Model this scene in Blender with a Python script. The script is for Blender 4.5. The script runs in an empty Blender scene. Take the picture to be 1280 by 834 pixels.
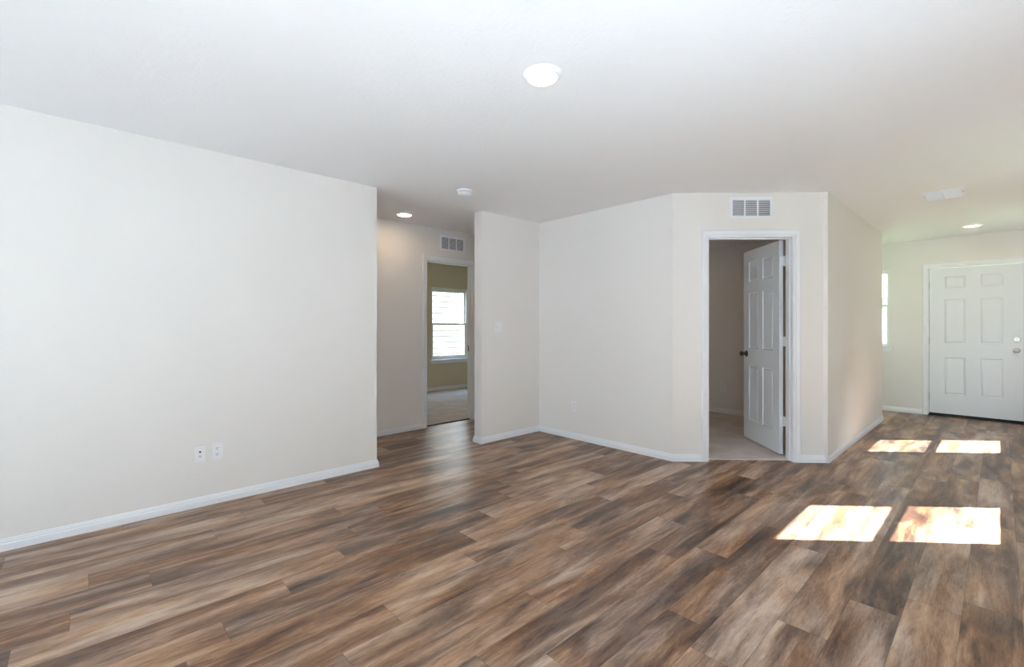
import bpy, bmesh, math, random
from mathutils import Vector, Matrix

S = bpy.context.scene
C = S.collection
random.seed(7)

# ------------------------------------------------------------------ camera, world, sun, exposure
EYE = 1.225
cam = bpy.data.objects.new('camera', bpy.data.cameras.new('camera'))
C.objects.link(cam)
cam.location = (0, 0, EYE)
cam.rotation_euler = (math.pi / 2, 0, math.radians(46.84 - 90))
cam.data.sensor_width = 36
cam.data.lens = 572 / 1280 * 36
cam.data.shift_y = -8.5 / 1280
cam.data.clip_start = 0.02
S.camera = cam

S.view_settings.view_transform = 'Standard'
S.view_settings.look = 'None'
S.view_settings.exposure = 2.69
S.view_settings.gamma = 1
S.view_settings.use_curve_mapping = False
S.cycles.use_denoising = True
S.cycles.max_bounces = 14
S.cycles.diffuse_bounces = 8
S.cycles.sample_clamp_indirect = 6

SKY = 2.0
SUN = 10.0
w = bpy.data.worlds.new('sky')
S.world = w
w.use_nodes = True
nt = w.node_tree
bg = nt.nodes['Background']
tc = nt.nodes.new('ShaderNodeTexCoord')
sp = nt.nodes.new('ShaderNodeSeparateXYZ')
rp = nt.nodes.new('ShaderNodeValToRGB')
rp.color_ramp.elements[0].position = 0.0
rp.color_ramp.elements[0].color = (0.88, 0.94, 1.0, 1)
rp.color_ramp.elements[1].position = 0.7
rp.color_ramp.elements[1].color = (0.50, 0.68, 1.0, 1)
nt.links.new(tc.outputs['Generated'], sp.inputs[0])
nt.links.new(sp.outputs['Z'], rp.inputs[0])
nt.links.new(rp.outputs[0], bg.inputs[0])
bg.inputs[1].default_value = SKY

sl = bpy.data.lights.new('sun', 'SUN')
sl.energy = SUN
sl.angle = math.radians(0.53)
sl.color = (1.0, 0.99, 0.98)
sun = bpy.data.objects.new('sun', sl)
C.objects.link(sun)
sun.location = (8, -8, 10)
sun.rotation_euler = Vector((-0.95, 1.0, -1.333)).to_track_quat('-Z', 'Y').to_euler()


def portal(loc, direction, sx, sz):
    l = bpy.data.lights.new('window_daylight', 'AREA')
    l.shape = 'RECTANGLE'
    l.size = sx
    l.size_y = sz
    l.cycles.is_portal = True
    o = bpy.data.objects.new('window_daylight', l)
    C.objects.link(o)
    o.location = loc
    o.rotation_euler = Vector(direction).to_track_quat('-Z', 'Z').to_euler()
    return o


# ------------------------------------------------------------------ materials
def mat(name, col, rough=0.5, metal=0.0, bump=0.0, bscale=200.0, var=0.0, emit=None, estr=0.0, spec=0.5):
    m = bpy.data.materials.new(name)
    m.use_nodes = True
    n = m.node_tree
    b = n.nodes['Principled BSDF']
    b.inputs['Base Color'].default_value = (*col, 1)
    b.inputs['Roughness'].default_value = rough
    b.inputs['Metallic'].default_value = metal
    b.inputs['Specular IOR Level'].default_value = spec
    t = n.nodes.new('ShaderNodeTexCoord')
    if bump or var:
        no = n.nodes.new('ShaderNodeTexNoise')
        no.inputs['Scale'].default_value = bscale
        no.inputs['Detail'].default_value = 3
        n.links.new(t.outputs['Object'], no.inputs['Vector'])
        if bump:
            bp = n.nodes.new('ShaderNodeBump')
            bp.inputs['Strength'].default_value = bump
            bp.inputs['Distance'].default_value = 0.004
            n.links.new(no.outputs['Fac'], bp.inputs['Height'])
            n.links.new(bp.outputs[0], b.inputs['Normal'])
        if var:
            r = n.nodes.new('ShaderNodeValToRGB')
            r.color_ramp.elements[0].position = 0.3
            r.color_ramp.elements[1].position = 0.7
            r.color_ramp.elements[0].color = (*[c * (1 - var) for c in col], 1)
            r.color_ramp.elements[1].color = (*[min(1, c * (1 + var)) for c in col], 1)
            n.links.new(no.outputs['Fac'], r.inputs[0])
            n.links.new(r.outputs[0], b.inputs['Base Color'])
    if emit:
        b.inputs['Emission Color'].default_value = (*emit, 1)
        b.inputs['Emission Strength'].default_value = estr
    return m


M = {}
M['wall'] = mat('wall_paint', (0.82, 0.795, 0.77), 0.6, bump=0.10, bscale=120)
M['beige'] = mat('beige_wall_paint', (0.72, 0.63, 0.48), 0.6, bump=0.10, bscale=120)
M['ceiling'] = mat('ceiling_paint', (0.88, 0.88, 0.89), 0.75, bump=0.35, bscale=45)
M['trim'] = mat('trim_paint', (0.85, 0.87, 0.90), 0.35, bump=0.02, bscale=60)
M['door'] = mat('door_paint', (0.80, 0.835, 0.875), 0.35, bump=0.03, bscale=80)
M['plastic'] = mat('white_plastic', (0.86, 0.86, 0.88), 0.35, bump=0.01)
M['dark'] = mat('dark_slot', (0.02, 0.02, 0.02), 0.6, bump=0.02)
M['grille'] = mat('grille_enamel', (0.86, 0.88, 0.93), 0.4, bump=0.01)
M['duct'] = mat('duct_shade_and_screw', (0.10, 0.10, 0.11), 0.8, bump=0.05)
M['nickel'] = mat('brushed_nickel', (0.62, 0.60, 0.57), 0.28, 1.0, bump=0.02)
M['bronze'] = mat('aged_bronze', (0.16, 0.13, 0.11), 0.3, 1.0, bump=0.02)
M['black'] = mat('black_rubber', (0.012, 0.012, 0.013), 0.6, bump=0.02)
M['vinyl'] = mat('window_vinyl', (0.84, 0.85, 0.84), 0.35, bump=0.01)
M['concrete'] = mat('pale_concrete', (0.70, 0.685, 0.66), 0.9, bump=0.2, bscale=12, var=0.08)
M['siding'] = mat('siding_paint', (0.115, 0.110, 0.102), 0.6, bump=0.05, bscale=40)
M['sidetrim'] = mat('siding_trim', (0.62, 0.68, 0.76), 0.6, bump=0.02)
M['roof'] = mat('shingle_grey', (0.36, 0.37, 0.40), 0.9, bump=0.3, bscale=30, var=0.15)
M['brick'] = mat('taupe_siding', (0.16, 0.145, 0.125), 0.8, bump=0.1, bscale=20, var=0.08)
M['tile'] = mat('bounce_tile', (0.72, 0.735, 0.76), 0.5, bump=0.05, bscale=8, var=0.04)
M['grass'] = mat('mown_grass', (0.16, 0.21, 0.07), 0.9, bump=0.5, bscale=60, var=0.25)
M['white_render'] = mat('white_render_wall', (0.80, 0.81, 0.83), 0.7, bump=0.05)
M['slate'] = mat('slate_eave_shade_and_pipe', (0.20, 0.24, 0.30), 0.7, bump=0.05)
M['lens'] = mat('glowing_lens', (0.9, 0.88, 0.84), 0.4, emit=(1.0, 0.74, 0.48), estr=7.4, bump=0.01)


def carpet_mat():
    m = mat('carpet_pile', (0.50, 0.44, 0.39), 0.95, spec=0.1)
    n = m.node_tree
    b = n.nodes['Principled BSDF']
    t = n.nodes.new('ShaderNodeTexCoord')
    a = n.nodes.new('ShaderNodeTexNoise')
    a.inputs['Scale'].default_value = 260
    a.inputs['Detail'].default_value = 2
    k = n.nodes.new('ShaderNodeTexNoise')
    k.inputs['Scale'].default_value = 5
    k.inputs['Detail'].default_value = 4
    mx = n.nodes.new('ShaderNodeMath')
    mx.operation = 'MULTIPLY_ADD'
    mx.inputs[1].default_value = 0.6
    n.links.new(t.outputs['Object'], a.inputs[0])
    n.links.new(t.outputs['Object'], k.inputs[0])
    sc = n.nodes.new('ShaderNodeMath')
    sc.operation = 'MULTIPLY'
    sc.inputs[1].default_value = 0.4
    n.links.new(a.outputs['Fac'], sc.inputs[0])
    n.links.new(k.outputs['Fac'], mx.inputs[0])
    n.links.new(sc.outputs[0], mx.inputs[2])
    r = n.nodes.new('ShaderNodeValToRGB')
    r.color_ramp.elements[0].position = 0.3
    r.color_ramp.elements[1].position = 0.72
    r.color_ramp.elements[0].color = (0.56, 0.50, 0.48, 1)
    r.color_ramp.elements[1].color = (0.84, 0.78, 0.75, 1)
    n.links.new(mx.outputs[0], r.inputs[0])
    n.links.new(r.outputs[0], b.inputs['Base Color'])
    bp = n.nodes.new('ShaderNodeBump')
    bp.inputs['Strength'].default_value = 0.6
    bp.inputs['Distance'].default_value = 0.006
    n.links.new(a.outputs['Fac'], bp.inputs['Height'])
    n.links.new(bp.outputs[0], b.inputs['Normal'])
    return m


def glass_mat():
    m = bpy.data.materials.new('window_glass')
    m.use_nodes = True
    n = m.node_tree
    n.nodes.remove(n.nodes['Principled BSDF'])
    out = n.nodes['Material Output']
    tr = n.nodes.new('ShaderNodeBsdfTransparent')
    tr.inputs[0].default_value = (0.93, 0.96, 0.95, 1)
    gl = n.nodes.new('ShaderNodeBsdfGlossy')
    gl.inputs['Roughness'].default_value = 0.02
    fr = n.nodes.new('ShaderNodeLayerWeight')
    fr.inputs[0].default_value = 0.5
    pw = n.nodes.new('ShaderNodeMath')
    pw.operation = 'POWER'
    pw.inputs[1].default_value = 5.0
    n.links.new(fr.outputs['Facing'], pw.inputs[0])
    sc = n.nodes.new('ShaderNodeMath')
    sc.operation = 'MULTIPLY_ADD'
    sc.inputs[1].default_value = 0.6
    sc.inputs[2].default_value = 0.03
    n.links.new(pw.outputs[0], sc.inputs[0])
    mx = n.nodes.new('ShaderNodeMixShader')
    n.links.new(sc.outputs[0], mx.inputs[0])
    n.links.new(tr.outputs[0], mx.inputs[1])
    n.links.new(gl.outputs[0], mx.inputs[2])
    n.links.new(mx.outputs[0], out.inputs[0])
    return m


def plank_mat():
    m = bpy.data.materials.new('vinyl_plank')
    m.use_nodes = True
    n = m.node_tree
    L = n.links.new
    b = n.nodes['Principled BSDF']
    uv = n.nodes.new('ShaderNodeUVMap')
    uv.uv_map = 'UVMap'
    pid = n.nodes.new('ShaderNodeAttribute')
    pid.attribute_name = 'pid'
    tone = n.nodes.new('ShaderNodeAttribute')
    tone.attribute_name = 'tone'
    sep = n.nodes.new('ShaderNodeSeparateXYZ')
    L(uv.outputs[0], sep.inputs[0])

    def math_(op, a, bb=None, c=None):
        q = n.nodes.new('ShaderNodeMath')
        q.operation = op
        for i, v in enumerate((a, bb, c)):
            if v is None:
                continue
            if isinstance(v, (int, float)):
                q.inputs[i].default_value = v
            else:
                L(v, q.inputs[i])
        return q.outputs[0]

    pz = math_('MULTIPLY', pid.outputs['Fac'], 97.0)

    def noise(su, sv, det, rough=0.5, off=0.0, dist=0.0):
        cb = n.nodes.new('ShaderNodeCombineXYZ')
        L(math_('MULTIPLY', sep.outputs['X'], su), cb.inputs[0])
        L(math_('MULTIPLY', sep.outputs['Y'], sv), cb.inputs[1])
        L(math_('ADD', pz, off), cb.inputs[2])
        q = n.nodes.new('ShaderNodeTexNoise')
        q.inputs['Scale'].default_value = 1.0
        q.inputs['Detail'].default_value = det
        q.inputs['Roughness'].default_value = rough
        q.inputs['Distortion'].default_value = dist
        L(cb.outputs[0], q.inputs['Vector'])
        return q.outputs['Fac']

    big = noise(1.6, 8.5, 6, 0.58, 0, 0.45)        # broad streaks and blotches along the plank
    mid = noise(4.0, 42.0, 6, 0.65, 13.0, 0.7)      # grain bands
    fine = noise(26.0, 170.0, 4, 0.7, 31.0)         # fine pores
    hue = noise(1.6, 6.0, 2, 0.5, 57.0)            # warm to grey drift
    v = math_('MULTIPLY_ADD', math_('SUBTRACT', big, 0.5), 1.55, 0.65)
    v = math_('MULTIPLY_ADD', math_('SUBTRACT', mid, 0.5), 0.55, v)
    v = math_('MULTIPLY_ADD', math_('SUBTRACT', fine, 0.5), 0.38, v)
    v = math_('ADD', v, tone.outputs['Fac'])

    def ramp(stops):
        r = n.nodes.new('ShaderNodeValToRGB')
        e = r.color_ramp.elements
        e[0].position, e[0].color = stops[0][0], (*stops[0][1], 1)
        e[1].position, e[1].color = stops[-1][0], (*stops[-1][1], 1)
        for p, c in stops[1:-1]:
            x = e.new(p)
            x.color = (*c, 1)
        L(v, r.inputs[0])
        return r.outputs[0]

    warm = ramp([(0.12, (0.022, 0.010, 0.007)), (0.34, (0.074, 0.034, 0.021)), (0.56, (0.205, 0.103, 0.053)), (0.80, (0.41, 0.245, 0.145)), (1.0, (0.57, 0.40, 0.27))])
    grey = ramp([(0.12, (0.026, 0.016, 0.013)), (0.34, (0.070, 0.043, 0.033)), (0.56, (0.182, 0.115, 0.081)), (0.80, (0.38, 0.264, 0.195)), (1.0, (0.55, 0.42, 0.33))])
    mx = n.nodes.new('ShaderNodeMix')
    mx.data_type = 'RGBA'
    hr = n.nodes.new('ShaderNodeMapRange')
    hr.inputs['From Min'].default_value = 0.40
    hr.inputs['From Max'].default_value = 0.60
    L(hue, hr.inputs['Value'])
    L(hr.outputs[0], mx.inputs['Factor'])
    L(grey, mx.inputs['A'])
    L(warm, mx.inputs['B'])
    # thin dark seam around each plank
    du = math_('MINIMUM', sep.outputs['X'], math_('SUBTRACT', 1.2192, sep.outputs['X']))
    dv = math_('MINIMUM', sep.outputs['Y'], math_('SUBTRACT', 0.175, sep.outputs['Y']))
    d = math_('MINIMUM', du, dv)
    seam = n.nodes.new('ShaderNodeMapRange')
    seam.inputs['From Min'].default_value = 0.0004
    seam.inputs['From Max'].default_value = 0.0016
    seam.inputs['To Min'].default_value = 0.55
    seam.inputs['To Max'].default_value = 1.0
    L(d, seam.inputs['Value'])
    ml = n.nodes.new('ShaderNodeMix')
    ml.data_type = 'RGBA'
    ml.blend_type = 'MULTIPLY'
    ml.inputs['Factor'].default_value = 1.0
    L(mx.outputs['Result'], ml.inputs['A'])
    L(seam.outputs[0], ml.inputs['B'])
    L(ml.outputs['Result'], b.inputs['Base Color'])
    rr = n.nodes.new('ShaderNodeMapRange')
    rr.inputs['To Min'].default_value = 0.26
    rr.inputs['To Max'].default_value = 0.40
    L(mid, rr.inputs['Value'])
    L(rr.outputs[0], b.inputs['Roughness'])
    b.inputs['Specular IOR Level'].default_value = 0.33
    bp = n.nodes.new('ShaderNodeBump')
    bp.inputs['Strength'].default_value = 0.12
    bp.inputs['Distance'].default_value = 0.002
    L(math_('MULTIPLY_ADD', fine, 0.3, math_('MULTIPLY', mid, 0.7)), bp.inputs['Height'])
    L(bp.outputs[0], b.inputs['Normal'])
    return m


M['carpet'] = carpet_mat()
M['glass'] = glass_mat()
M['plank'] = plank_mat()


# ------------------------------------------------------------------ helpers
def link(name, bm, material, parent=None, smooth=False, loc=None):
    bmesh.ops.recalc_face_normals(bm, faces=bm.faces[:])
    me = bpy.data.meshes.new(name)
    bm.to_mesh(me)
    bm.free()
    me.materials.append(M[material] if isinstance(material, str) else material)
    if smooth:
        for p in me.polygons:
            p.use_smooth = True
        try:
            me.set_sharp_from_angle(angle=math.radians(35))
        except Exception:
            pass
    o = bpy.data.objects.new(name, me)
    C.objects.link(o)
    if parent:
        o.parent = parent
    return o


def tag(o, label=None, cat=None, group=None, kind=None):
    if label:
        o['label'] = label
    if cat:
        o['category'] = cat
    if group:
        o['group'] = group
    if kind:
        o['kind'] = kind
    return o


def empty(name, mw, label, cat, group=None, kind=None):
    o = bpy.data.objects.new(name, None)
    C.objects.link(o)
    o.matrix_world = mw
    o.empty_display_size = 0.05
    return tag(o, label, cat, group, kind)


def frame_mw(origin, u, n):
    """local x = along the wall, local y = out of the wall into the room, local z = up"""
    u = Vector((*u, 0)).normalized()
    n = Vector((*n, 0)).normalized()
    mw = Matrix.Identity(4)
    for i in range(3):
        mw[i][0] = u[i]
        mw[i][1] = n[i]
        mw[i][2] = (0, 0, 1)[i]
        mw[i][3] = Vector(origin)[i]
    return mw


def box(bm, x0, x1, y0, y1, z0, z1, bevel=0.0):
    t = bmesh.new()
    bmesh.ops.create_cube(t, size=1)
    for v in t.verts:
        v.co = Vector(((x0 + x1) / 2 + v.co.x * (x1 - x0), (y0 + y1) / 2 + v.co.y * (y1 - y0), (z0 + z1) / 2 + v.co.z * (z1 - z0)))
    if bevel:
        bmesh.ops.bevel(t, geom=t.edges[:], offset=bevel, segments=2, affect='EDGES', profile=0.5)
    join(bm, t)


def join(bm, t, mw=None):
    mp = {}
    for v in t.verts:
        mp[v] = bm.verts.new(mw @ v.co if mw else v.co)
    for f in t.faces:
        try:
            bm.faces.new([mp[v] for v in f.verts])
        except ValueError:
            pass
    t.free()


def prism(bm, pts, z0, z1):
    a = [bm.verts.new((x, y, z0)) for x, y in pts]
    b = [bm.verts.new((x, y, z1)) for x, y in pts]
    bm.faces.new(a[::-1])
    bm.faces.new(b)
    k = len(pts)
    for i in range(k):
        bm.faces.new((a[i], a[(i + 1) % k], b[(i + 1) % k], b[i]))


def lathe(bm, prof, seg=40, axis='Z', centre=(0, 0, 0), flip=1):
    """prof: list of (radius, height) along the axis"""
    rings = []
    cx, cy, cz = centre
    for r, h in prof:
        if r < 1e-6:
            co = {'Z': (cx, cy, cz + h * flip), 'Y': (cx, cy + h * flip, cz), 'X': (cx + h * flip, cy, cz)}[axis]
            rings.append([bm.verts.new(co)])
            continue
        ring = []
        for i in range(seg):
            a = 2 * math.pi * i / seg
            c, s = r * math.cos(a), r * math.sin(a)
            co = {'Z': (cx + c, cy + s, cz + h * flip), 'Y': (cx + c, cy + h * flip, cz + s), 'X': (cx + h * flip, cy + c, cz + s)}[axis]
            ring.append(bm.verts.new(co))
        rings.append(ring)
    for A, B in zip(rings, rings[1:]):
        for i in range(seg):
            j = (i + 1) % seg
            if len(A) == 1 and len(B) == 1:
                continue
            if len(A) == 1:
                bm.faces.new((A[0], B[i], B[j]))
            elif len(B) == 1:
                bm.faces.new((A[i], A[j], B[0]))
            else:
                bm.faces.new((A[i], A[j], B[j], B[i]))


def tube(bm, p, q, r, seg=10):
    p, q = Vector(p), Vector(q)
    d = (q - p)
    mw = Matrix.Translation(p) @ d.to_track_quat('Z', 'Y').to_matrix().to_4x4()
    t = bmesh.new()
    lathe(t, [(0, 0), (r, 0), (r, d.length), (0, d.length)], seg)
    join(bm, t, mw)


def mitres(path, side):
    """per-vertex offset direction (scaled for a mitre) of a 2-D polyline, to its left (side=1) or right (side=-1)"""
    out = []
    k = len(path)
    nr = []
    for a, b in zip(path, path[1:]):
        d = (Vector(b) - Vector(a)).normalized()
        nr.append(Vector((-d.y, d.x)) * side)
    for i in range(k):
        if i == 0:
            out.append(nr[0])
        elif i == k - 1:
            out.append(nr[-1])
        else:
            m = nr[i - 1] + nr[i]
            out.append(m / (m.dot(nr[i])))
    return out


def sweep(bm, path, side, prof, fn, segs=None):
    """sweep a closed profile (offset, height) along a polyline; fn maps (a, b, height) to a point"""
    mt = mitres(path, side)
    rings = []
    for p, m in zip(path, mt):
        rings.append([fn(p[0] + m.x * o, p[1] + m.y * o, h) for o, h in prof])
    idx = range(len(path) - 1) if segs is None else segs
    for i in idx:
        A = [bm.verts.new(c) for c in rings[i]]
        B = [bm.verts.new(c) for c in rings[i + 1]]
        k = len(prof)
        for j in range(k):
            bm.faces.new((A[j], A[(j + 1) % k], B[(j + 1) % k], B[j]))
        bm.faces.new(A[::-1])
        bm.faces.new(B)


def structure(name, bm, material, label, cat, smooth=False):
    return tag(link(name, bm, material, smooth=smooth), label, cat, kind='structure')


# ------------------------------------------------------------------ plan (metres; x runs along the planks, y towards the left wall)
H = 2.44
TH = 0.115
XB = -6.0            # wall behind the camera
YR = -0.5            # wall on the camera's right
XE = 8.58            # entry wall
YL = 3.725           # left wall
YH = 4.75            # hallway wall
XC = 3.917           # wall facing the camera's left, between corner and angled wall
YN = 1.055           # wall along the entry passage
C2 = Vector((3.92, 2.04))
LA = 1.385
UA = Vector((1, -1)).normalized()      # along the angled wall
NA = Vector((-1, -1)).normalized()     # out of the angled wall towards the camera
C3 = C2 + UA * LA
XP = 7.65            # end of the passage wall
YB = 7.33            # bedroom window wall
XO = 6.55            # back wall of the carpeted room behind the open door


def wall_x(name, x0, x1, y0, y1, holes, label, along='x', paint='wall'):
    """box wall with rectangular holes [(a0, a1, z0, z1)] measured along its run"""
    bm = bmesh.new()
    a0, a1 = (x0, x1) if along == 'x' else (y0, y1)

    def put(p, q, z0, z1):
        if q - p < 1e-4 or z1 - z0 < 1e-4:
            return
        if along == 'x':
            box(bm, p, q, y0, y1, z0, z1)
        else:
            box(bm, x0, x1, p, q, z0, z1)
    cur = a0
    for (h0, h1, z0, z1) in sorted(holes):
        put(cur, h0, 0, H)
        put(h0, h1, 0, z0)
        put(h0, h1, z1, H)
        cur = h1
    put(cur, a1, 0, H)
    return structure(name, bm, paint, label, 'wall')


# openings
D3 = (3.024, 3.766, 0.0, 2.050)                      # hallway doorway
D2 = (-0.228, 0.695, 0.0, 2.049)                      # entry door (y)
W_BED = (4.80, 5.70, 0.585, 1.975)
W_ENT = (1.10, 1.86, 0.925, 2.06)
W_SUN1 = (4.235, 5.165, 0.667, 2.10)
W_SUN2 = (6.945, 7.815, 0.667, 2.10)
W_SL2 = (-0.5, 1.8, 0.0, 2.2)                       # added glass door beside the camera, admits sun for the bounce (x)
W_SLD = (0.1, 1.8, 0.0, 2.2)                         # added glass door behind the camera, admits daylight (y)

# ceiling
bm = bmesh.new()
box(bm, XB - 0.14, XE + 0.14, YR - 0.14, YB + 0.14, H, H + 0.14)
structure('ceiling', bm, 'ceiling', 'white textured flat ceiling over the whole room', 'ceiling')

bm = bmesh.new()
prism(bm, [(XC + TH, 2.09), (4.95, YN + TH), (XO, YN + TH), (XO, YH), (XC + TH, YH)], 2.345, H)
structure('ceiling_study', bm, 'ceiling', 'lower ceiling of the carpeted room behind the open door', 'ceiling')

wall_x('wall_left', XB, 1.874, YL, YL + TH, [], 'long blank off-white wall on the left with two wall plates')
wall_x('wall_stub', 3.04, XC + TH, 3.71, 3.825, [], 'short off-white wall with the light switch beside the hallway opening')
wall_x('wall_corner', XC, XC + TH, 2.04, YH, [], 'off-white wall between the inside corner and the angled wall', 'y')
wall_x('wall_hallway', 0.5, 7.0, YH, YH + TH, [D3], 'off-white hallway wall with a doorway and a grille')
wall_x('wall_hallway_end', 0.385, 0.5, YL + TH, YH, [], 'off-white wall closing the hallway', 'y')
wall_x('wall_passage', 4.87, XP, YN, YN + TH, [], 'off-white wall along the passage to the entry door')
wall_x('wall_alcove', XP - TH, XP, YN + TH, 2.3, [], 'off-white side wall of the entry alcove', 'y')
wall_x('wall_alcove_back', XP - TH, XE, 2.3, 2.3 + TH, [], 'off-white back wall of the entry alcove')
wall_x('wall_entry', XE, XE + 0.14, YR - 0.14, 2.3 + TH, [D2, W_ENT], 'off-white entry wall with the front door', 'y')
wall_x('wall_right', XB, XE, YR - 0.14, YR, [W_SUN1, W_SUN2, W_SL2], 'off-white outside wall with windows on the right')
wall_x('wall_back', XB - 0.14, XB, YR - 0.14, YL + TH, [W_SLD], 'off-white wall behind the camera with an added glass sliding door', 'y')
wall_x('wall_bedroom', 2.485, 7.0, YB, YB + 0.14, [W_BED], 'beige bedroom wall with a window', 'x', 'beige')
wall_x('wall_bedroom_left', 2.485, 2.6, YH + TH, YB, [], 'beige side wall of the bedroom', 'y', 'beige')
wall_x('wall_bedroom_right', 6.885, 7.0, YH + TH, YB, [], 'beige far side wall of the bedroom', 'y', 'beige')
wall_x('wall_study', XO, XO + TH, YN + TH, YH, [], 'dim off-white back wall of the carpeted room behind the open door', 'y')

# angled wall, mitred into its neighbours, with the door opening
S0, S1, DZ = 0.307, 1.093, 2.054
bm = bmesh.new()


def ang(s, n, z=0):
    p = C2 + UA * s + NA * n
    return Vector((p.x, p.y, z))


def ang_piece(sa, sb, z0, z1, ia=0, ib=0):
    pts = [ang(sa, 0), ang(sb, 0), ang(sb + ib, -TH), ang(sa + ia, -TH)]
    prism(bm, [(p.x, p.y) for p in pts], z0, z1)


mt = TH * math.tan(math.radians(22.5))
ang_piece(0, S0, 0, H, mt, 0)
ang_piece(S0, S1, DZ, H)
ang_piece(S1, LA, 0, H, 0, -mt)
structure('wall_angled', bm, 'wall', 'angled off-white wall holding the open white door and a grille above it', 'wall')

# ------------------------------------------------------------------ plank floor: one quad per plank
Y0, PW, PL = -0.064, 0.175, 1.2192
joint = {20: -.30, 19: .76, 18: .566, 17: 0.02, 16: .24, 15: -.04, 14: 1.02, 13: .70, 12: .42, 11: .275, 10: .964, 9: .71, 8: 1.49, 7: 1.067,
         6: 2.484, 5: 1.849, 4: 2.914, 3: 2.12, 2: 2.515, 1: 2.715, 0: 2.86, -1: 3.88, -2: 3.2, -3: 2.6}
tones = {(4, -1): .09, (2, -1): .06, (1, 0): .07, (6, 0): .08, (11, 0): .09, (12, -1): .12, (10, 0): .06, (14, 0): -.11, (16, -1): -.10, (7, -1): -.05,
         (5, -1): -.07, (9, 0): .02, (13, -1): -.04, (8, 0): .03, (0, 0): .03, (15, 0): .04, (18, -1): .05}
bm = bmesh.new()
uvl = bm.loops.layers.uv.new('UVMap')
fp = bm.faces.layers.float.new('pid')
ft = bm.faces.layers.float.new('tone')
XLO, XHI = XB, XE + 0.02
for k in range(-3, 28):
    y0, y1 = Y0 + k * PW, Y0 + (k + 1) * PW
    ya, yb = max(y0, YR - 0.02), min(y1, YH + 0.07)
    if yb <= ya:
        continue
    j = joint.get(k, random.uniform(0, PL))
    i0 = math.floor((XLO - j) / PL)
    i1 = math.ceil((XHI - j) / PL)
    for i in range(i0, i1):
        xs, xe = j + i * PL, j + (i + 1) * PL
        xa, xb = max(xs, XLO), min(xe, XHI)
        if xb - xa < 1e-4:
            continue
        f = bm.faces.new([bm.verts.new((x, y, 0)) for x, y in ((xa, ya), (xb, ya), (xb, yb), (xa, yb))])
        for lp in f.loops:
            lp[uvl].uv = (lp.vert.co.x - xs, lp.vert.co.y - y0)
        rr = random.Random(1000 * k + i + 5)
        f[fp] = rr.random()
        f[ft] = tones.get((k, i), rr.uniform(-0.12, 0.10))
t = bmesh.new()
box(t, XB - 0.1, XE + 0.1, YR - 0.1, YB + 0.1, -0.12, -0.003)
join(bm, t)
structure('floor', bm, 'plank', 'brown wood-look plank floor in mixed tan and dark streaks', 'floor')

# pale tile added out of view to bounce sunlight onto the ceiling
bm = bmesh.new()
prism(bm, [(XB, YR), (1.55, YR), (1.55, 0.72), (-1.2, 0.85), (-1.2, YL), (XB, YL)], -0.002, 0.006)
structure('floor_bounce_tile', bm, 'tile', 'pale tile added behind the camera to bounce sunlight upwards', 'tile floor')
# carpets
bm = bmesh.new()
box(bm, 2.6, 6.885, YH + 0.075, YB, -0.002, 0.014)
structure('floor_bedroom', bm, 'carpet', 'beige carpet floor of the bedroom beyond the hallway', 'carpet floor')
bm = bmesh.new()
a, b = ang(S0 - 0.02, -0.055), ang(S1 + 0.02, -0.055)
pts = [(a.x, a.y), (b.x, b.y), (ang(S1 + 0.02, -TH).x, ang(S1 + 0.02, -TH).y), (4.95, YN + TH), (XO, YN + TH), (XO, YH), (XC + TH, YH), (XC + TH, 2.09),
       (ang(S0 - 0.02, -TH).x, ang(S0 - 0.02, -TH).y)]
prism(bm, pts, -0.002, 0.014)
structure('floor_study', bm, 'carpet', 'beige carpet floor of the room behind the open door', 'carpet floor')
bm = bmesh.new()
box(bm, D3[0], D3[1], YH + 0.055, YH + 0.085, 0.0, 0.010, 0.003)
structure('trim_1', bm, 'black', 'dark transition strip between plank floor and bedroom carpet', 'transition strip')

# ------------------------------------------------------------------ baseboards
BP = [(0, 0), (0.014, 0), (0.014, 0.036), (0.0125, 0.041), (0.009, 0.043), (0.009, 0.052), (0.0065, 0.055), (0.005, 0.063), (0.003, 0.066), (0, 0.066)]


def baseboards(path, side, names, z=0.0):
    for i, nm in enumerate(names):
        if nm is None:
            continue
        bm = bmesh.new()
        sweep(bm, path, side, BP, lambda x, y, h: Vector((x, y, h + z)), [i])
        structure('baseboard_' + nm[0], bm, 'trim', nm[1], 'baseboard')


pa = ang(S0 - 0.048, 0)
pb = ang(S1 + 0.048, 0)
baseboards([(XB, YL), (1.874, YL), (1.874, YL + TH), (0.5, YL + TH)], -1,
           [('left', 'white stepped baseboard along the long left wall'), ('left_end', 'short white baseboard return at the left wall end'),
            ('hallway_front', 'white baseboard on the hidden side of the left wall')])
baseboards([(0.5, YH), (D3[0] - 0.048, YH)], -1, [('hallway', 'white baseboard along the hallway wall beside the doorway')])
baseboards([(D3[1] + 0.048, YH), (XC, YH)], -1, [('hallway_far', 'white baseboard on the far side of the hallway doorway')])
baseboards([(XC, 3.825), (3.04, 3.825), (3.04, 3.71), (XC, 3.71), (XC, C2.y), (pa.x, pa.y)], -1,
           [('stub_back', 'white baseboard behind the short switch wall'), ('stub_end', 'white baseboard on the narrow end of the short switch wall'),
            ('stub', 'white baseboard under the light switch'), ('corner', 'white baseboard from the inside corner to the angled wall'),
            ('angled_left', 'short white baseboard left of the open door casing')])
baseboards([(pb.x, pb.y), (C3.x, C3.y), (XP, YN), (XP, 2.3), (XE, 2.3), (XE, D2[1] + 0.048)], -1,
           [('angled_right', 'short white baseboard right of the open door casing'), ('passage', 'white baseboard along the passage wall to the entry'),
            ('alcove', 'white baseboard on the alcove side wall'), ('alcove_back', 'white baseboard at the alcove back'),
            ('entry', 'white baseboard on the entry wall left of the front door')])
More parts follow.
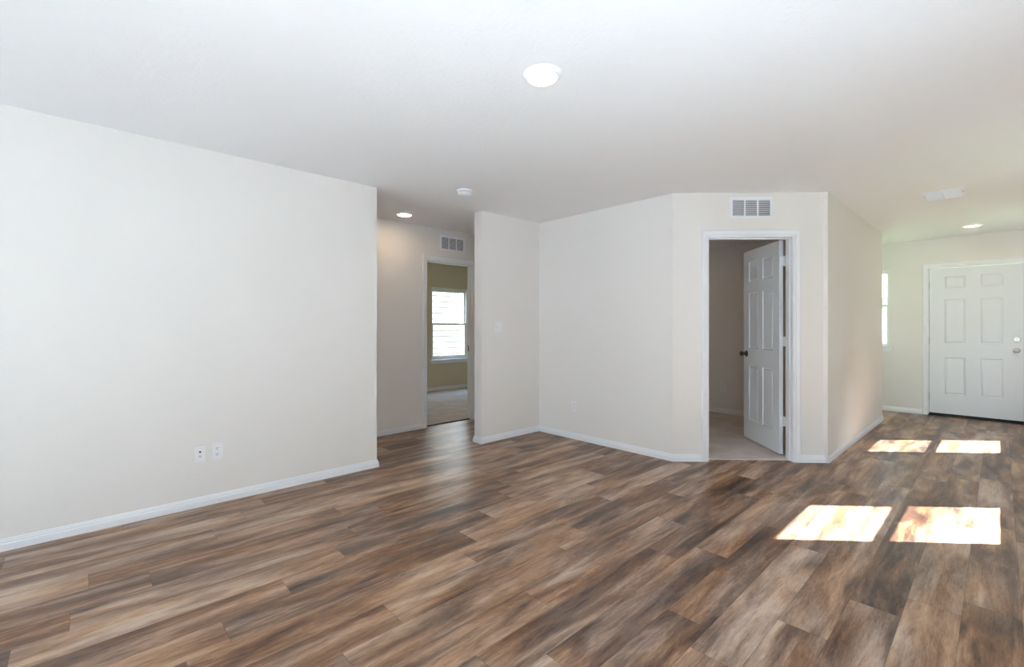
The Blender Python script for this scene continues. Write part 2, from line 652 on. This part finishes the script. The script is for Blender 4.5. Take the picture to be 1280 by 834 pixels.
baseboards([(XE, D2[0] - 0.048), (XE, YR), (XB, YR)], -1,
           [('entry_right', 'white baseboard right of the front door'), ('right', 'white baseboard along the outside wall')])
baseboards([(XO, YN + TH), (XO, YH)], 1, [('study', 'white baseboard at the back of the carpeted room behind the open door')], 0.014)
baseboards([(2.6, YB), (6.885, YB)], -1, [('bedroom', 'white baseboard under the bedroom window')], 0.014)

# ------------------------------------------------------------------ doors
CP = [(0.004, 0), (0.004, 0.010), (0.014, 0.013), (0.020, 0.011), (0.042, 0.016), (0.052, 0.017), (0.058, 0.013), (0.060, 0.0)]


def casing(parent, u0, u1, ztop, y=0.0, d=1, label=None):
    bm = bmesh.new()
    i = 0.012
    path = [(u0 + i, 0.0), (u0 + i, ztop - i), (u1 - i, ztop - i), (u1 - i, 0.0)]
    sweep(bm, path, 1, CP, lambda a, z, h: Vector((a, y + d * h, z)))
    return link('casing', bm, 'trim', parent)


def jamb(parent, u0, u1, ztop, y0, y1, stop_y=None, t=0.018):
    bm = bmesh.new()
    box(bm, u0, u0 + t, y0, y1, 0, ztop)
    box(bm, u1 - t, u1, y0, y1, 0, ztop)
    box(bm, u0, u1, y0, y1, ztop - t, ztop)
    j = link('jamb', bm, 'trim', parent)
    if stop_y is not None:
        bm = bmesh.new()
        a, b2 = stop_y
        box(bm, u0 + t, u0 + t + 0.011, a, b2, 0, ztop - t, 0.003)
        box(bm, u1 - t - 0.011, u1 - t, a, b2, 0, ztop - t, 0.003)
        box(bm, u0 + t, u1 - t, a, b2, ztop - t - 0.011, ztop - t, 0.003)
        link('door_stop', bm, 'trim', parent)
    return j


def panel_slab(width, height, thick, cols, rows):
    """six-panel slab: local x 0..width, y 0..-thick (face at y=0), z 0..height"""
    bm = bmesh.new()
    xs = sorted({0.0, width, *[c for p in cols for c in p]})
    zs = sorted({0.0, height, *[c for p in rows for c in p]})
    panels = []
    grids = []
    for y in (0.0, -thick):
        g = [[bm.verts.new((x, y, z)) for x in xs] for z in zs]
        grids.append(g)
        for i in range(len(zs) - 1):
            for j in range(len(xs) - 1):
                vs = [g[i][j], g[i][j + 1], g[i + 1][j + 1], g[i + 1][j]]
                if y == 0.0:
                    vs = vs[::-1]
                f = bm.faces.new(vs)
                if any(abs(xs[j] - c[0]) < 1e-6 for c in cols) and any(abs(zs[i] - r[0]) < 1e-6 for r in rows):
                    panels.append(f)
    A, B = grids
    nz, nx = len(zs), len(xs)
    for i in range(nz - 1):
        bm.faces.new((A[i][0], B[i][0], B[i + 1][0], A[i + 1][0]))
        bm.faces.new((A[i][-1], A[i + 1][-1], B[i + 1][-1], B[i][-1]))
    for j in range(nx - 1):
        bm.faces.new((A[0][j], A[0][j + 1], B[0][j + 1], B[0][j]))
        bm.faces.new((A[-1][j], B[-1][j], B[-1][j + 1], A[-1][j + 1]))
    bmesh.ops.recalc_face_normals(bm, faces=bm.faces[:])
    for th, dp in ((0.010, -0.009), (0.010, -0.001), (0.016, 0.006)):
        bmesh.ops.inset_individual(bm, faces=panels, thickness=th, depth=dp)
    return bm


def knob_bm(direction=1, y=0.0):
    bm = bmesh.new()
    lathe(bm, [(0, 0), (0.033, 0), (0.033, 0.004), (0.028, 0.009), (0.013, 0.012), (0.011, 0.030), (0.018, 0.036), (0.026, 0.046),
               (0.0275, 0.055), (0.024, 0.063), (0.014, 0.068), (0, 0.069)], 28, 'Y', (0, y, 0), direction)
    return bm


def shift(bm, v):
    for q in bm.verts:
        q.co += Vector(v)
    return bm


# door_1: in the angled wall, leaf swung into the carpeted room
d1 = empty('door_1', frame_mw((C2.x, C2.y, 0), UA, NA), 'white doorway with six-panel door standing open in the angled wall', 'door', kind='structure')
casing(d1, S0, S1, DZ)
jamb(d1, S0, S1, DZ, -TH - 0.002, 0.002, (-0.075, -0.040))
bm = bmesh.new()
sweep(bm, [(S0, 0.0), (S0, DZ), (S1, DZ), (S1, 0.0)], 1, CP, lambda a, z, h: Vector((a, -TH - h, z)))
link('casing', bm, 'trim', d1)

LW = 0.706
hp = Vector((4.7729, 1.4191))                        # hinge-side corner of the visible face
free = hp + Vector((0.7096, 0.7046)) * LW
ldir = (free - Vector((hp.x, hp.y))).normalized()
# leaf frame: local x from hinge to free edge, local y = visible face direction
ln = Vector((-ldir.y, ldir.x))
bm = panel_slab(LW, 2.005, 0.035, [(0.112, 0.310), (0.396, 0.594)], [(0.205, 0.785), (0.965, 1.555), (1.670, 1.885)])
leaf = link('leaf', bm, 'door', None)
leaf.parent = d1
lmw = frame_mw((hp.x, hp.y, 0.030), ldir, ln) @ Matrix.Translation((0.0, 0.0, 0))
leaf.matrix_parent_inverse = Matrix.Identity(4)
leaf.matrix_basis = d1.matrix_world.inverted() @ lmw
bm = shift(knob_bm(1, 0), (LW - 0.062, 0, 0.905))
t = shift(knob_bm(-1, -0.035), (LW - 0.062, 0, 0.905))
join(bm, t)
tag(link('knob', bm, 'bronze', leaf, True), 'dark metal door knob')
bm = bmesh.new()
box(bm, LW - 0.002, LW + 0.0015, -0.030, -0.005, 0.875, 0.935)
tag(link('latch_plate', bm, 'bronze', leaf), 'dark metal latch plate')
for hz in (0.31, 1.055, 1.81):
    bm = bmesh.new()
    box(bm, -0.003, 0.002, -0.033, -0.004, hz - 0.045, hz + 0.045, 0.001)
    box(bm, -0.044, -0.001, -0.041, -0.033, hz - 0.045, hz + 0.045, 0.001)
    tube(bm, (-0.006, -0.037, hz - 0.048), (-0.006, -0.037, hz + 0.048), 0.0065, 12)
    link('hinge', bm, 'trim', leaf, True)

# door_2: front door in the entry wall (local x runs to -y so it reads left to right, out of the wall = -x)
d2 = empty('door_2', frame_mw((XE, 0, 0), (0, -1), (-1, 0)), 'closed white six-panel front door at the end of the passage', 'door', kind='structure')
u0, u1 = -D2[1], -D2[0]
casing(d2, u0, u1, D2[3])
jamb(d2, u0, u1, D2[3], -0.142, 0.002, None)
sw = u1 - u0 - 0.036 - 0.008
sx = u0 + 0.018 + 0.004
bm = panel_slab(sw, 1.985, 0.044, [(0.155, 0.358), (0.498, 0.701)], [(0.265, 0.770), (0.965, 1.560), (1.710, 1.872)])
slab = link('slab', shift(bm, (sx, -0.012, 0.038)), 'door', d2)
bm = shift(knob_bm(1, 0), (sx + sw - 0.06, -0.012, 0.925))
tag(link('knob', bm, 'nickel', slab, True), 'satin nickel door knob')
bm = bmesh.new()
lathe(bm, [(0, 0), (0.032, 0), (0.032, 0.006), (0.025, 0.012), (0, 0.012)], 28, 'Y', (sx + sw - 0.06, -0.012, 1.062))
box(bm, sx + sw - 0.066, sx + sw - 0.054, 0.0, 0.020, 1.045, 1.079, 0.002)
tag(link('deadbolt', bm, 'nickel', slab, True), 'satin nickel deadbolt thumb turn')
for hz in (0.26, 1.03, 1.80):
    bm = bmesh.new()
    box(bm, sx - 0.012, sx + 0.004, -0.014, -0.008, hz - 0.05, hz + 0.05, 0.001)
    tube(bm, (sx - 0.003, -0.006, hz - 0.05), (sx - 0.003, -0.006, hz + 0.05), 0.007, 12)
    tag(link('hinge', bm, 'nickel', slab, True), 'satin nickel hinge')
bm = bmesh.new()
box(bm, sx + sw + 0.002, sx + sw + 0.0055, -0.05, -0.004, 0.88, 0.97)
box(bm, sx + sw + 0.002, sx + sw + 0.0055, -0.05, -0.004, 1.02, 1.10)
tag(link('strike_plate', bm, 'bronze', d2), 'dark strike plates')
bm = bmesh.new()
box(bm, u0, u1, -0.14, 0.006, 0.0, 0.016, 0.004)
box(bm, sx, sx + sw, -0.052, -0.014, 0.016, 0.038)
tag(link('threshold', bm, 'black', d2), 'black threshold and sweep')
bm = bmesh.new()
box(bm, u0 + 0.018, u0 + 0.030, -0.075, -0.058, 0, 2.02)
box(bm, u1 - 0.030, u1 - 0.018, -0.075, -0.058, 0, 2.02)
box(bm, u0 + 0.018, u1 - 0.018, -0.075, -0.058, 2.005, 2.027)
tag(link('weatherstrip', bm, 'black', d2), 'dark weatherstrip')

# door_3: cased doorway in the hallway, its leaf out of sight
d3 = empty('door_3', frame_mw((0, YH, 0), (1, 0), (0, -1)), 'white cased doorway from the hallway into the bedroom', 'doorway', kind='structure')
casing(d3, D3[0], D3[1], D3[3])
jamb(d3, D3[0], D3[1], D3[3], -TH - 0.002, 0.002, (-0.075, -0.040))
bm = bmesh.new()
box(bm, D3[1] - 0.020, D3[1] - 0.0175, -0.105, -0.080, 0.90, 0.97)
tag(link('strike_plate', bm, 'bronze', d3), 'dark strike plate on the jamb')


# ------------------------------------------------------------------ windows
def window(name, origin, u, n, W, z0, z1, depth, zm, label, sill=True, fr=0.045, st=0.03, drop=0.035):
    """single-hung window in an opening W wide from z0 to z1; n points into the room, frame set `depth` back from the wall face"""
    e = empty(name, frame_mw(origin, u, n), label, 'window', kind='structure')
    bm = bmesh.new()
    ya, yb = -depth - 0.045, -depth + 0.015
    box(bm, 0, fr, ya, yb, z0, z1, 0.003)
    box(bm, W - fr, W, ya, yb, z0, z1, 0.003)
    box(bm, fr, W - fr, ya, yb, z0, z0 + fr, 0.003)
    box(bm, fr, W - fr, ya, yb, z1 - fr, z1, 0.003)
    link('frame', bm, 'vinyl', e)
    for nm, a, b2, y in (('upper_sash', zm - 0.02, z1 - fr, -depth - 0.028), ('lower_sash', z0 + fr, zm + 0.02, -depth)):
        bm = bmesh.new()
        x0, x1 = fr, W - fr
        box(bm, x0, x0 + st, y - 0.012, y + 0.012, a, b2, 0.002)
        box(bm, x1 - st, x1, y - 0.012, y + 0.012, a, b2, 0.002)
        box(bm, x0 + st, x1 - st, y - 0.012, y + 0.012, a, a + drop, 0.002)
        box(bm, x0 + st, x1 - st, y - 0.012, y + 0.012, b2 - drop, b2, 0.002)
        s = link(nm, bm, 'vinyl', e)
        bm = bmesh.new()
        box(bm, x0 + st, x1 - st, y - 0.002, y + 0.002, a + drop, b2 - drop)
        link('pane', bm, 'glass', s)
    if sill:
        bm = bmesh.new()
        box(bm, -0.0, W, -depth + 0.015, 0.0, z0 - 0.004, z0 + 0.012)
        box(bm, -0.045, W + 0.045, 0.0, 0.034, z0 - 0.006, z0 + 0.012, 0.004)
        link('sill', bm, 'trim', e)
        bm = bmesh.new()
        box(bm, -0.03, W + 0.03, 0.0, 0.013, z0 - 0.062, z0 - 0.006, 0.003)
        link('apron', bm, 'trim', e)
    return e


window('window_1', (W_BED[0], YB, 0), (1, 0), (0, -1), W_BED[1] - W_BED[0], W_BED[2], W_BED[3], 0.075, 1.275,
       'bright single-hung bedroom window seen through the hallway doorway')
window('window_2', (XE, W_ENT[1], 0), (0, -1), (-1, 0), W_ENT[1] - W_ENT[0], W_ENT[2], W_ENT[3], 0.045, 1.53,
       'narrow bright window beside the front door, half hidden by the passage wall', fr=0.022, st=0.016)
for i, (wn, lab) in enumerate(((W_SUN1, 'window in the outside wall casting the nearer sun patches'), (W_SUN2, 'window in the outside wall casting the sun patches by the front door'))):
    window('window_%d' % (3 + i), (wn[0], YR, 0), (1, 0), (0, 1), wn[1] - wn[0], wn[2], wn[3], 0.09, 1.426, lab, sill=False, st=0.038, drop=0.034)

# unseen sliding glass doors added behind and beside the camera to supply daylight
def added_sliding_door(name, origin, u, n, W_, panels, label):
    g = empty(name, frame_mw(origin, u, n), label, 'glass door', kind='structure')
    bm = bmesh.new()
    pw = W_ / panels
    box(bm, 0, 0.06, -0.11, -0.03, 0, 2.2)
    box(bm, W_ - 0.06, W_, -0.11, -0.03, 0, 2.2)
    for k in range(1, panels):
        box(bm, k * pw - 0.04, k * pw + 0.04, -0.11, -0.03, 0, 2.2)
    for a, b2 in ((0, 0.07), (2.13, 2.2)):
        box(bm, 0.06, W_ - 0.06, -0.11, -0.03, a, b2)
    link('frame', bm, 'vinyl', g)
    for k in range(panels):
        bm = bmesh.new()
        box(bm, k * pw + 0.04, (k + 1) * pw - 0.04, -0.075, -0.07, 0.07, 2.13)
        link('pane', bm, 'glass', g)


W_ = W_SLD[1] - W_SLD[0]
added_sliding_door('window_5', (XB, W_SLD[0], 0), (0, 1), (1, 0), W_, 2, 'sliding glass door added behind the camera to let in daylight')
added_sliding_door('window_6', (W_SL2[0], YR, 0), (1, 0), (0, 1), W_SL2[1] - W_SL2[0], 2, 'sliding glass door added beside the camera to let in sun for the bounce')

portal((XB - 0.16, W_SLD[0] + W_ / 2, 1.1), (1, 0, 0), W_, 2.2)
for wn in (W_SUN1, W_SUN2, W_SL2):
    portal(((wn[0] + wn[1]) / 2, YR - 0.16, (wn[2] + wn[3]) / 2), (0, 1, 0), wn[1] - wn[0], wn[3] - wn[2])
portal(((W_BED[0] + W_BED[1]) / 2, YB + 0.16, 1.28), (0, -1, 0), 0.9, 1.39)
portal((XE + 0.16, (W_ENT[0] + W_ENT[1]) / 2, 1.49), (-1, 0, 0), 0.76, 1.13)

# ------------------------------------------------------------------ outdoors
bm = bmesh.new()
vs = [bm.verts.new(c) for c in ((-60, -60, -0.16), (2.0, -60, -0.16), (2.0, 60, -0.16), (-60, 60, -0.16))]
bm.faces.new(vs)
structure('ground', bm, 'concrete', 'pale concrete patio behind the house', 'ground')
bm = bmesh.new()
vs = [bm.verts.new(c) for c in ((2.0, -60, -0.16), (70, -60, -0.16), (70, 60, -0.16), (2.0, 60, -0.16))]
bm.faces.new(vs)
structure('lawn', bm, 'grass', 'green lawn around the house', 'lawn')

nh = empty('neighbour_house', Matrix.Translation((6.0, 10.6, 0)), 'house with pale lap siding filling the bedroom window view', 'house')
bm = bmesh.new()
for k in range(26):
    z = -0.15 + k * 0.16
    pts = [(0.0, z), (-0.030, z), (-0.006, z + 0.165), (0.0, z + 0.165)]
    a = [bm.verts.new((-6.0, y, q)) for y, q in pts]
    b = [bm.verts.new((1.85, y, q)) for y, q in pts]
    for i in range(4):
        bm.faces.new((a[i], a[(i + 1) % 4], b[(i + 1) % 4], b[i]))
    bm.faces.new(a)
    bm.faces.new(b[::-1])
box(bm, -6.0, 1.9, 0.0, 3.0, -0.15, 4.0)
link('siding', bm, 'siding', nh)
bm = bmesh.new()
box(bm, 1.85, 1.95, -0.03, 0.1, -0.15, 4.0)
link('corner_board', bm, 'sidetrim', nh)
bm = bmesh.new()
tube(bm, (0.30, -0.02, 0.52), (0.45, -0.12, 0.80), 0.022)
tube(bm, (0.45, -0.12, 0.80), (0.55, -0.14, 0.78), 0.016)
tag(link('wall_pipe', bm, 'slate', nh, True), 'grey slanting pipe stub on the siding')

yh_ = empty('added_side_house', Matrix.Translation((2.0, -3.95, 0)), 'unseen taupe house added to block sky light from the right-hand windows', 'house', kind='structure')  # unseen house added to keep sky light off the right-hand windows
bm = bmesh.new()
box(bm, -11.0, 11.0, -8.0, 0.0, -0.15, 4.4)
link('wall', bm, 'brick', yh_)
bm = bmesh.new()
pts = [(-8.4, 4.4), (0.35, 4.4), (0.35, 4.55), (-4.0, 6.4)]
a = [bm.verts.new((-11.3, y, z)) for y, z in pts]
b = [bm.verts.new((11.3, y, z)) for y, z in pts]
bm.faces.new(a)
bm.faces.new(b[::-1])
for i in range(4):
    bm.faces.new((a[i], b[i], b[(i + 1) % 4], a[(i + 1) % 4]))
link('roof', bm, 'roof', yh_)

sh = empty('street_house', Matrix.Translation((30.0, 4.0, 0)), 'pale house across the street seen in the narrow entry window', 'house')
bm = bmesh.new()
box(bm, 0, 8, -8, 8, -0.15, 2.45)
link('wall', bm, 'white_render', sh)
bm = bmesh.new()
box(bm, -0.45, 8.4, -8.4, 8.4, 2.45, 2.72)
link('fascia', bm, 'slate', sh)  # eave band coloured dark to stand for the shade at the roof edge
bm = bmesh.new()
pts = [(-0.5, 2.72), (8.5, 2.72), (4.0, 4.6)]
a = [bm.verts.new((x, -8.5, z)) for x, z in pts]
b = [bm.verts.new((x, 8.5, z)) for x, z in pts]
bm.faces.new(a)
bm.faces.new(b[::-1])
for i in range(3):
    bm.faces.new((a[i], b[i], b[(i + 1) % 3], a[(i + 1) % 3]))
link('roof', bm, 'roof', sh)


bm = bmesh.new()  # unseen roof slab added to shade the entry window and its ground
box(bm, XE + 0.14, 10.6, -1.4, 4.5, 2.56, 2.70)
structure('added_porch_roof', bm, 'trim', 'flat white roof added outside the front door to shade the entry window', 'porch roof')


# ------------------------------------------------------------------ ceiling fixtures
def downlight(loc, label):
    e = empty('recessed_ceiling_light', Matrix.Translation(loc), label, 'ceiling light', 'recessed ceiling lights')
    bm = bmesh.new()
    lathe(bm, [(0, 0), (0.094, 0), (0.095, -0.003), (0.092, -0.008), (0.080, -0.018), (0.073, -0.0205), (0.070, -0.019), (0.069, -0.010), (0, -0.010)], 48)
    link('trim_ring', bm, 'plastic', e, True)
    bm = bmesh.new()
    lathe(bm, [(0, -0.0105), (0.067, -0.0105), (0.0665, -0.0150), (0.050, -0.0165), (0, -0.0170)], 48)
    tag(link('lens', bm, 'lens', e, True), 'glowing warm white lens')
    return e


downlight((1.614, 1.507, H), 'large bright round recessed light in the open ceiling nearest the viewer')
downlight((2.517, 4.372, H), 'warm round recessed light in the hallway ceiling')
downlight((7.725, 0.228, H), 'round recessed light in the ceiling near the front door')
downlight((5.4, 3.0, 2.345), 'unseen light added in the ceiling of the carpeted room to brighten it')  # unseen lamp added to light the carpeted room
downlight((3.8, 5.9, H), 'unseen light added in the bedroom ceiling to brighten the room')  # unseen warm lamp added to lift the bedroom brightness

e = empty('smoke_detector', Matrix.Translation((2.482, 3.262, H)), 'round white smoke detector on the ceiling before the hallway', 'smoke detector')
bm = bmesh.new()
lathe(bm, [(0, 0), (0.070, 0), (0.072, -0.003), (0.071, -0.012), (0.066, -0.016), (0, -0.016)], 40)
link('base_ring', bm, 'plastic', e, True)
bm = bmesh.new()
lathe(bm, [(0, -0.0165), (0.060, -0.0165), (0.062, -0.021), (0.060, -0.034), (0.052, -0.043), (0.036, -0.049), (0, -0.051)], 40)
link('sensor_cover', bm, 'plastic', e, True)
bm = bmesh.new()
lathe(bm, [(0, -0.046), (0.012, -0.046), (0.012, -0.053), (0, -0.054)], 20)
link('test_button', bm, 'grille', e, True)

# ceiling register near the entry
e = empty('ceiling_air_register', Matrix.Translation((5.72, 0.352, H)), 'white louvred air register on the ceiling of the entry passage', 'air vent')
HX, HY = 0.15, 0.14
bm = bmesh.new()
box(bm, -HX, HX, -HY, -HY + 0.024, -0.008, 0, 0.002)
box(bm, -HX, HX, HY - 0.024, HY, -0.008, 0, 0.002)
box(bm, -HX, -HX + 0.024, -HY + 0.024, HY - 0.024, -0.008, 0, 0.002)
box(bm, HX - 0.024, HX, -HY + 0.024, HY - 0.024, -0.008, 0, 0.002)
link('frame', bm, 'grille', e)
bm = bmesh.new()
box(bm, -HX + 0.024, HX - 0.024, -0.005, 0.005, -0.030, -0.002)
link('divider', bm, 'grille', e)
for y0, y1 in ((-HY + 0.025, -0.006), (0.006, HY - 0.025)):
    bm = bmesh.new()
    for k in range(7):
        x = -HX + 0.04 + k * 0.0345
        s = 1
        pr_ = [(x, -0.001), (x + 0.003, -0.001), (x + 0.006 * s + 0.003, -0.012), (x + 0.016 * s + 0.002, -0.028), (x + 0.016 * s, -0.0295), (x + 0.004 * s, -0.013)]
        a = [bm.verts.new((px, y0, pz)) for px, pz in pr_]
        b = [bm.verts.new((px, y1, pz)) for px, pz in pr_]
        for i in range(len(pr_)):
            bm.faces.new((a[i], a[(i + 1) % 6], b[(i + 1) % 6], b[i]))
        bm.faces.new(a)
        bm.faces.new(b[::-1])
    link('louver_bank', bm, 'grille', e)
bm = bmesh.new()
box(bm, -HX + 0.02, HX - 0.02, -HY + 0.02, HY - 0.02, -0.0015, 0.0)
link('backing', bm, 'grille', e)
for y in (-HY + 0.012, HY - 0.012):
    bm = bmesh.new()
    lathe(bm, [(0, -0.008), (0.005, -0.008), (0.004, -0.0105), (0, -0.011)], 12, 'Z', (0, y, 0))
    link('screw', bm, 'duct', e, True)


# ------------------------------------------------------------------ wall grilles
def grille(mw, label, W=0.385, Hh=0.190):
    e = empty('return_air_grille', mw, label, 'air grille', 'white wall grilles')
    bw, mw_ = 0.026, 0.014
    iw = (W - 2 * bw - 2 * mw_) / 3
    bm = bmesh.new()
    box(bm, -W / 2, W / 2, 0, 0.007, Hh / 2 - bw, Hh / 2, 0.002)
    box(bm, -W / 2, W / 2, 0, 0.007, -Hh / 2, -Hh / 2 + 0.020, 0.002)
    box(bm, -W / 2, -W / 2 + bw, 0, 0.007, -Hh / 2 + 0.02, Hh / 2 - bw, 0.002)
    box(bm, W / 2 - bw, W / 2, 0, 0.007, -Hh / 2 + 0.02, Hh / 2 - bw, 0.002)
    for k in range(2):
        x = -W / 2 + bw + (k + 1) * iw + k * mw_
        box(bm, x, x + mw_, 0, 0.006, -Hh / 2 + 0.02, Hh / 2 - bw)
    link('frame', bm, 'grille', e)
    bm = bmesh.new()
    box(bm, -W / 2 + 0.01, W / 2 - 0.01, 0.0002, 0.001, -Hh / 2 + 0.01, Hh / 2 - 0.01)  # flat dark sheet in place of the shaded duct
    tag(link('backing', bm, 'duct', e), 'dark sheet standing in for the shaded duct behind the louvers')
    for k in range(3):
        x = -W / 2 + bw + k * (iw + mw_)
        bm = bmesh.new()
        z = -Hh / 2 + 0.022
        while z < Hh / 2 - bw - 0.004:
            pts = [(0.0015, z + 0.0058), (0.0055, z), (0.0062, z + 0.0012), (0.0022, z + 0.0070)]
            a = [bm.verts.new((x, q[0], q[1])) for q in pts]
            b = [bm.verts.new((x + iw, q[0], q[1])) for q in pts]
            for i in range(4):
                bm.faces.new((a[i], a[(i + 1) % 4], b[(i + 1) % 4], b[i]))
            z += 0.0122
        link('louver_bank', bm, 'grille', e)
    for x in (-W / 2 + 0.012, W / 2 - 0.012):
        bm = bmesh.new()
        lathe(bm, [(0, 0.007), (0.004, 0.007), (0.003, 0.009), (0, 0.0092)], 12, 'Y', (x, 0, 0))
        link('screw', bm, 'grille', e, True)
    return e


grille(frame_mw(ang(0.703, 0, 2.305), UA, NA), 'white louvred grille above the open door in the angled wall')
grille(frame_mw((3.42, YH, 2.275), (1, 0), (0, -1)), 'white louvred grille above the hallway doorway')


# ------------------------------------------------------------------ wall plates
def plate(bm, w_=0.070, h_=0.115):
    box(bm, -w_ / 2, w_ / 2, 0, 0.006, -h_ / 2, h_ / 2, 0.0025)


def outlet(mw, label):
    e = empty('wall_outlet', mw, label, 'outlet', 'duplex wall outlets')
    bm = bmesh.new()
    plate(bm)
    link('cover_plate', bm, 'plastic', e)
    for zc in (0.020, -0.020):
        bm = bmesh.new()
        lathe(bm, [(0, 0.006), (0.0172, 0.006), (0.0172, 0.0078), (0.0162, 0.0084), (0, 0.0084)], 28, 'Y', (0, 0, zc))
        for v in bm.verts:
            v.co.z = zc + max(-0.0135, min(0.0135, v.co.z - zc))
        r = link('receptacle', bm, 'plastic', e)
        bm = bmesh.new()
        box(bm, -0.0080, -0.0055, 0.0080, 0.0088, zc + 0.000, zc + 0.009)
        box(bm, 0.0055, 0.0080, 0.0080, 0.0088, zc + 0.001, zc + 0.008)
        lathe(bm, [(0, 0.0080), (0.0030, 0.0080), (0.0030, 0.0088), (0, 0.0088)], 12, 'Y', (0, 0, zc - 0.007))
        tag(link('slots', bm, 'dark', r), 'dark plug slots')
    bm = bmesh.new()
    lathe(bm, [(0, 0.006), (0.003, 0.006), (0.002, 0.0072), (0, 0.0074)], 12, 'Y')
    link('screw', bm, 'plastic', e, True)
    return e


outlet(frame_mw((0.681, YL, 0.360), (1, 0), (0, -1)), 'white duplex outlet on the left wall, beside the plate with two jacks')
outlet(frame_mw((XC, 3.183, 0.355), (0, -1), (-1, 0)), 'white outlet low on the wall between the inside corner and the angled wall')
outlet(frame_mw((XO, 2.655, 0.385), (0, -1), (-1, 0)), 'outlet low on the dim wall inside the carpeted room behind the open door')

e = empty('jack_plate', frame_mw((0.581, YL, 0.361), (1, 0), (0, -1)), 'white wall plate with two round jacks low on the left wall', 'wall plate')
bm = bmesh.new()
plate(bm)
link('cover_plate', bm, 'plastic', e)
for zc, m_, nm in ((0.012, 'dark', 'dark jack'), (-0.018, 'nickel', 'grey metal jack')):
    bm = bmesh.new()
    lathe(bm, [(0, 0.006), (0.0062, 0.006), (0.0062, 0.009), (0.0042, 0.0095), (0.0042, 0.013), (0, 0.013)], 16, 'Y', (0, 0, zc))
    tag(link('jack', bm, m_, e, True), nm)

e = empty('light_switch', frame_mw((3.271, 3.71, 1.218), (1, 0), (0, -1)), 'white double light switch on the short wall beside the hallway opening', 'light switch')
bm = bmesh.new()
plate(bm, 0.116, 0.115)
link('cover_plate', bm, 'plastic', e)
for x in (-0.023, 0.023):
    bm = bmesh.new()
    box(bm, x - 0.0055, x + 0.0055, 0.006, 0.0075, -0.012, 0.012, 0.0005)
    t = bmesh.new()
    box(t, x - 0.004, x + 0.004, 0.0, 0.013, -0.005, 0.005, 0.001)
    join(bm, t, Matrix.Translation((0, 0.006, 0.002)) @ Matrix.Rotation(math.radians(25), 4, 'X'))
    link('toggle', bm, 'plastic', e)
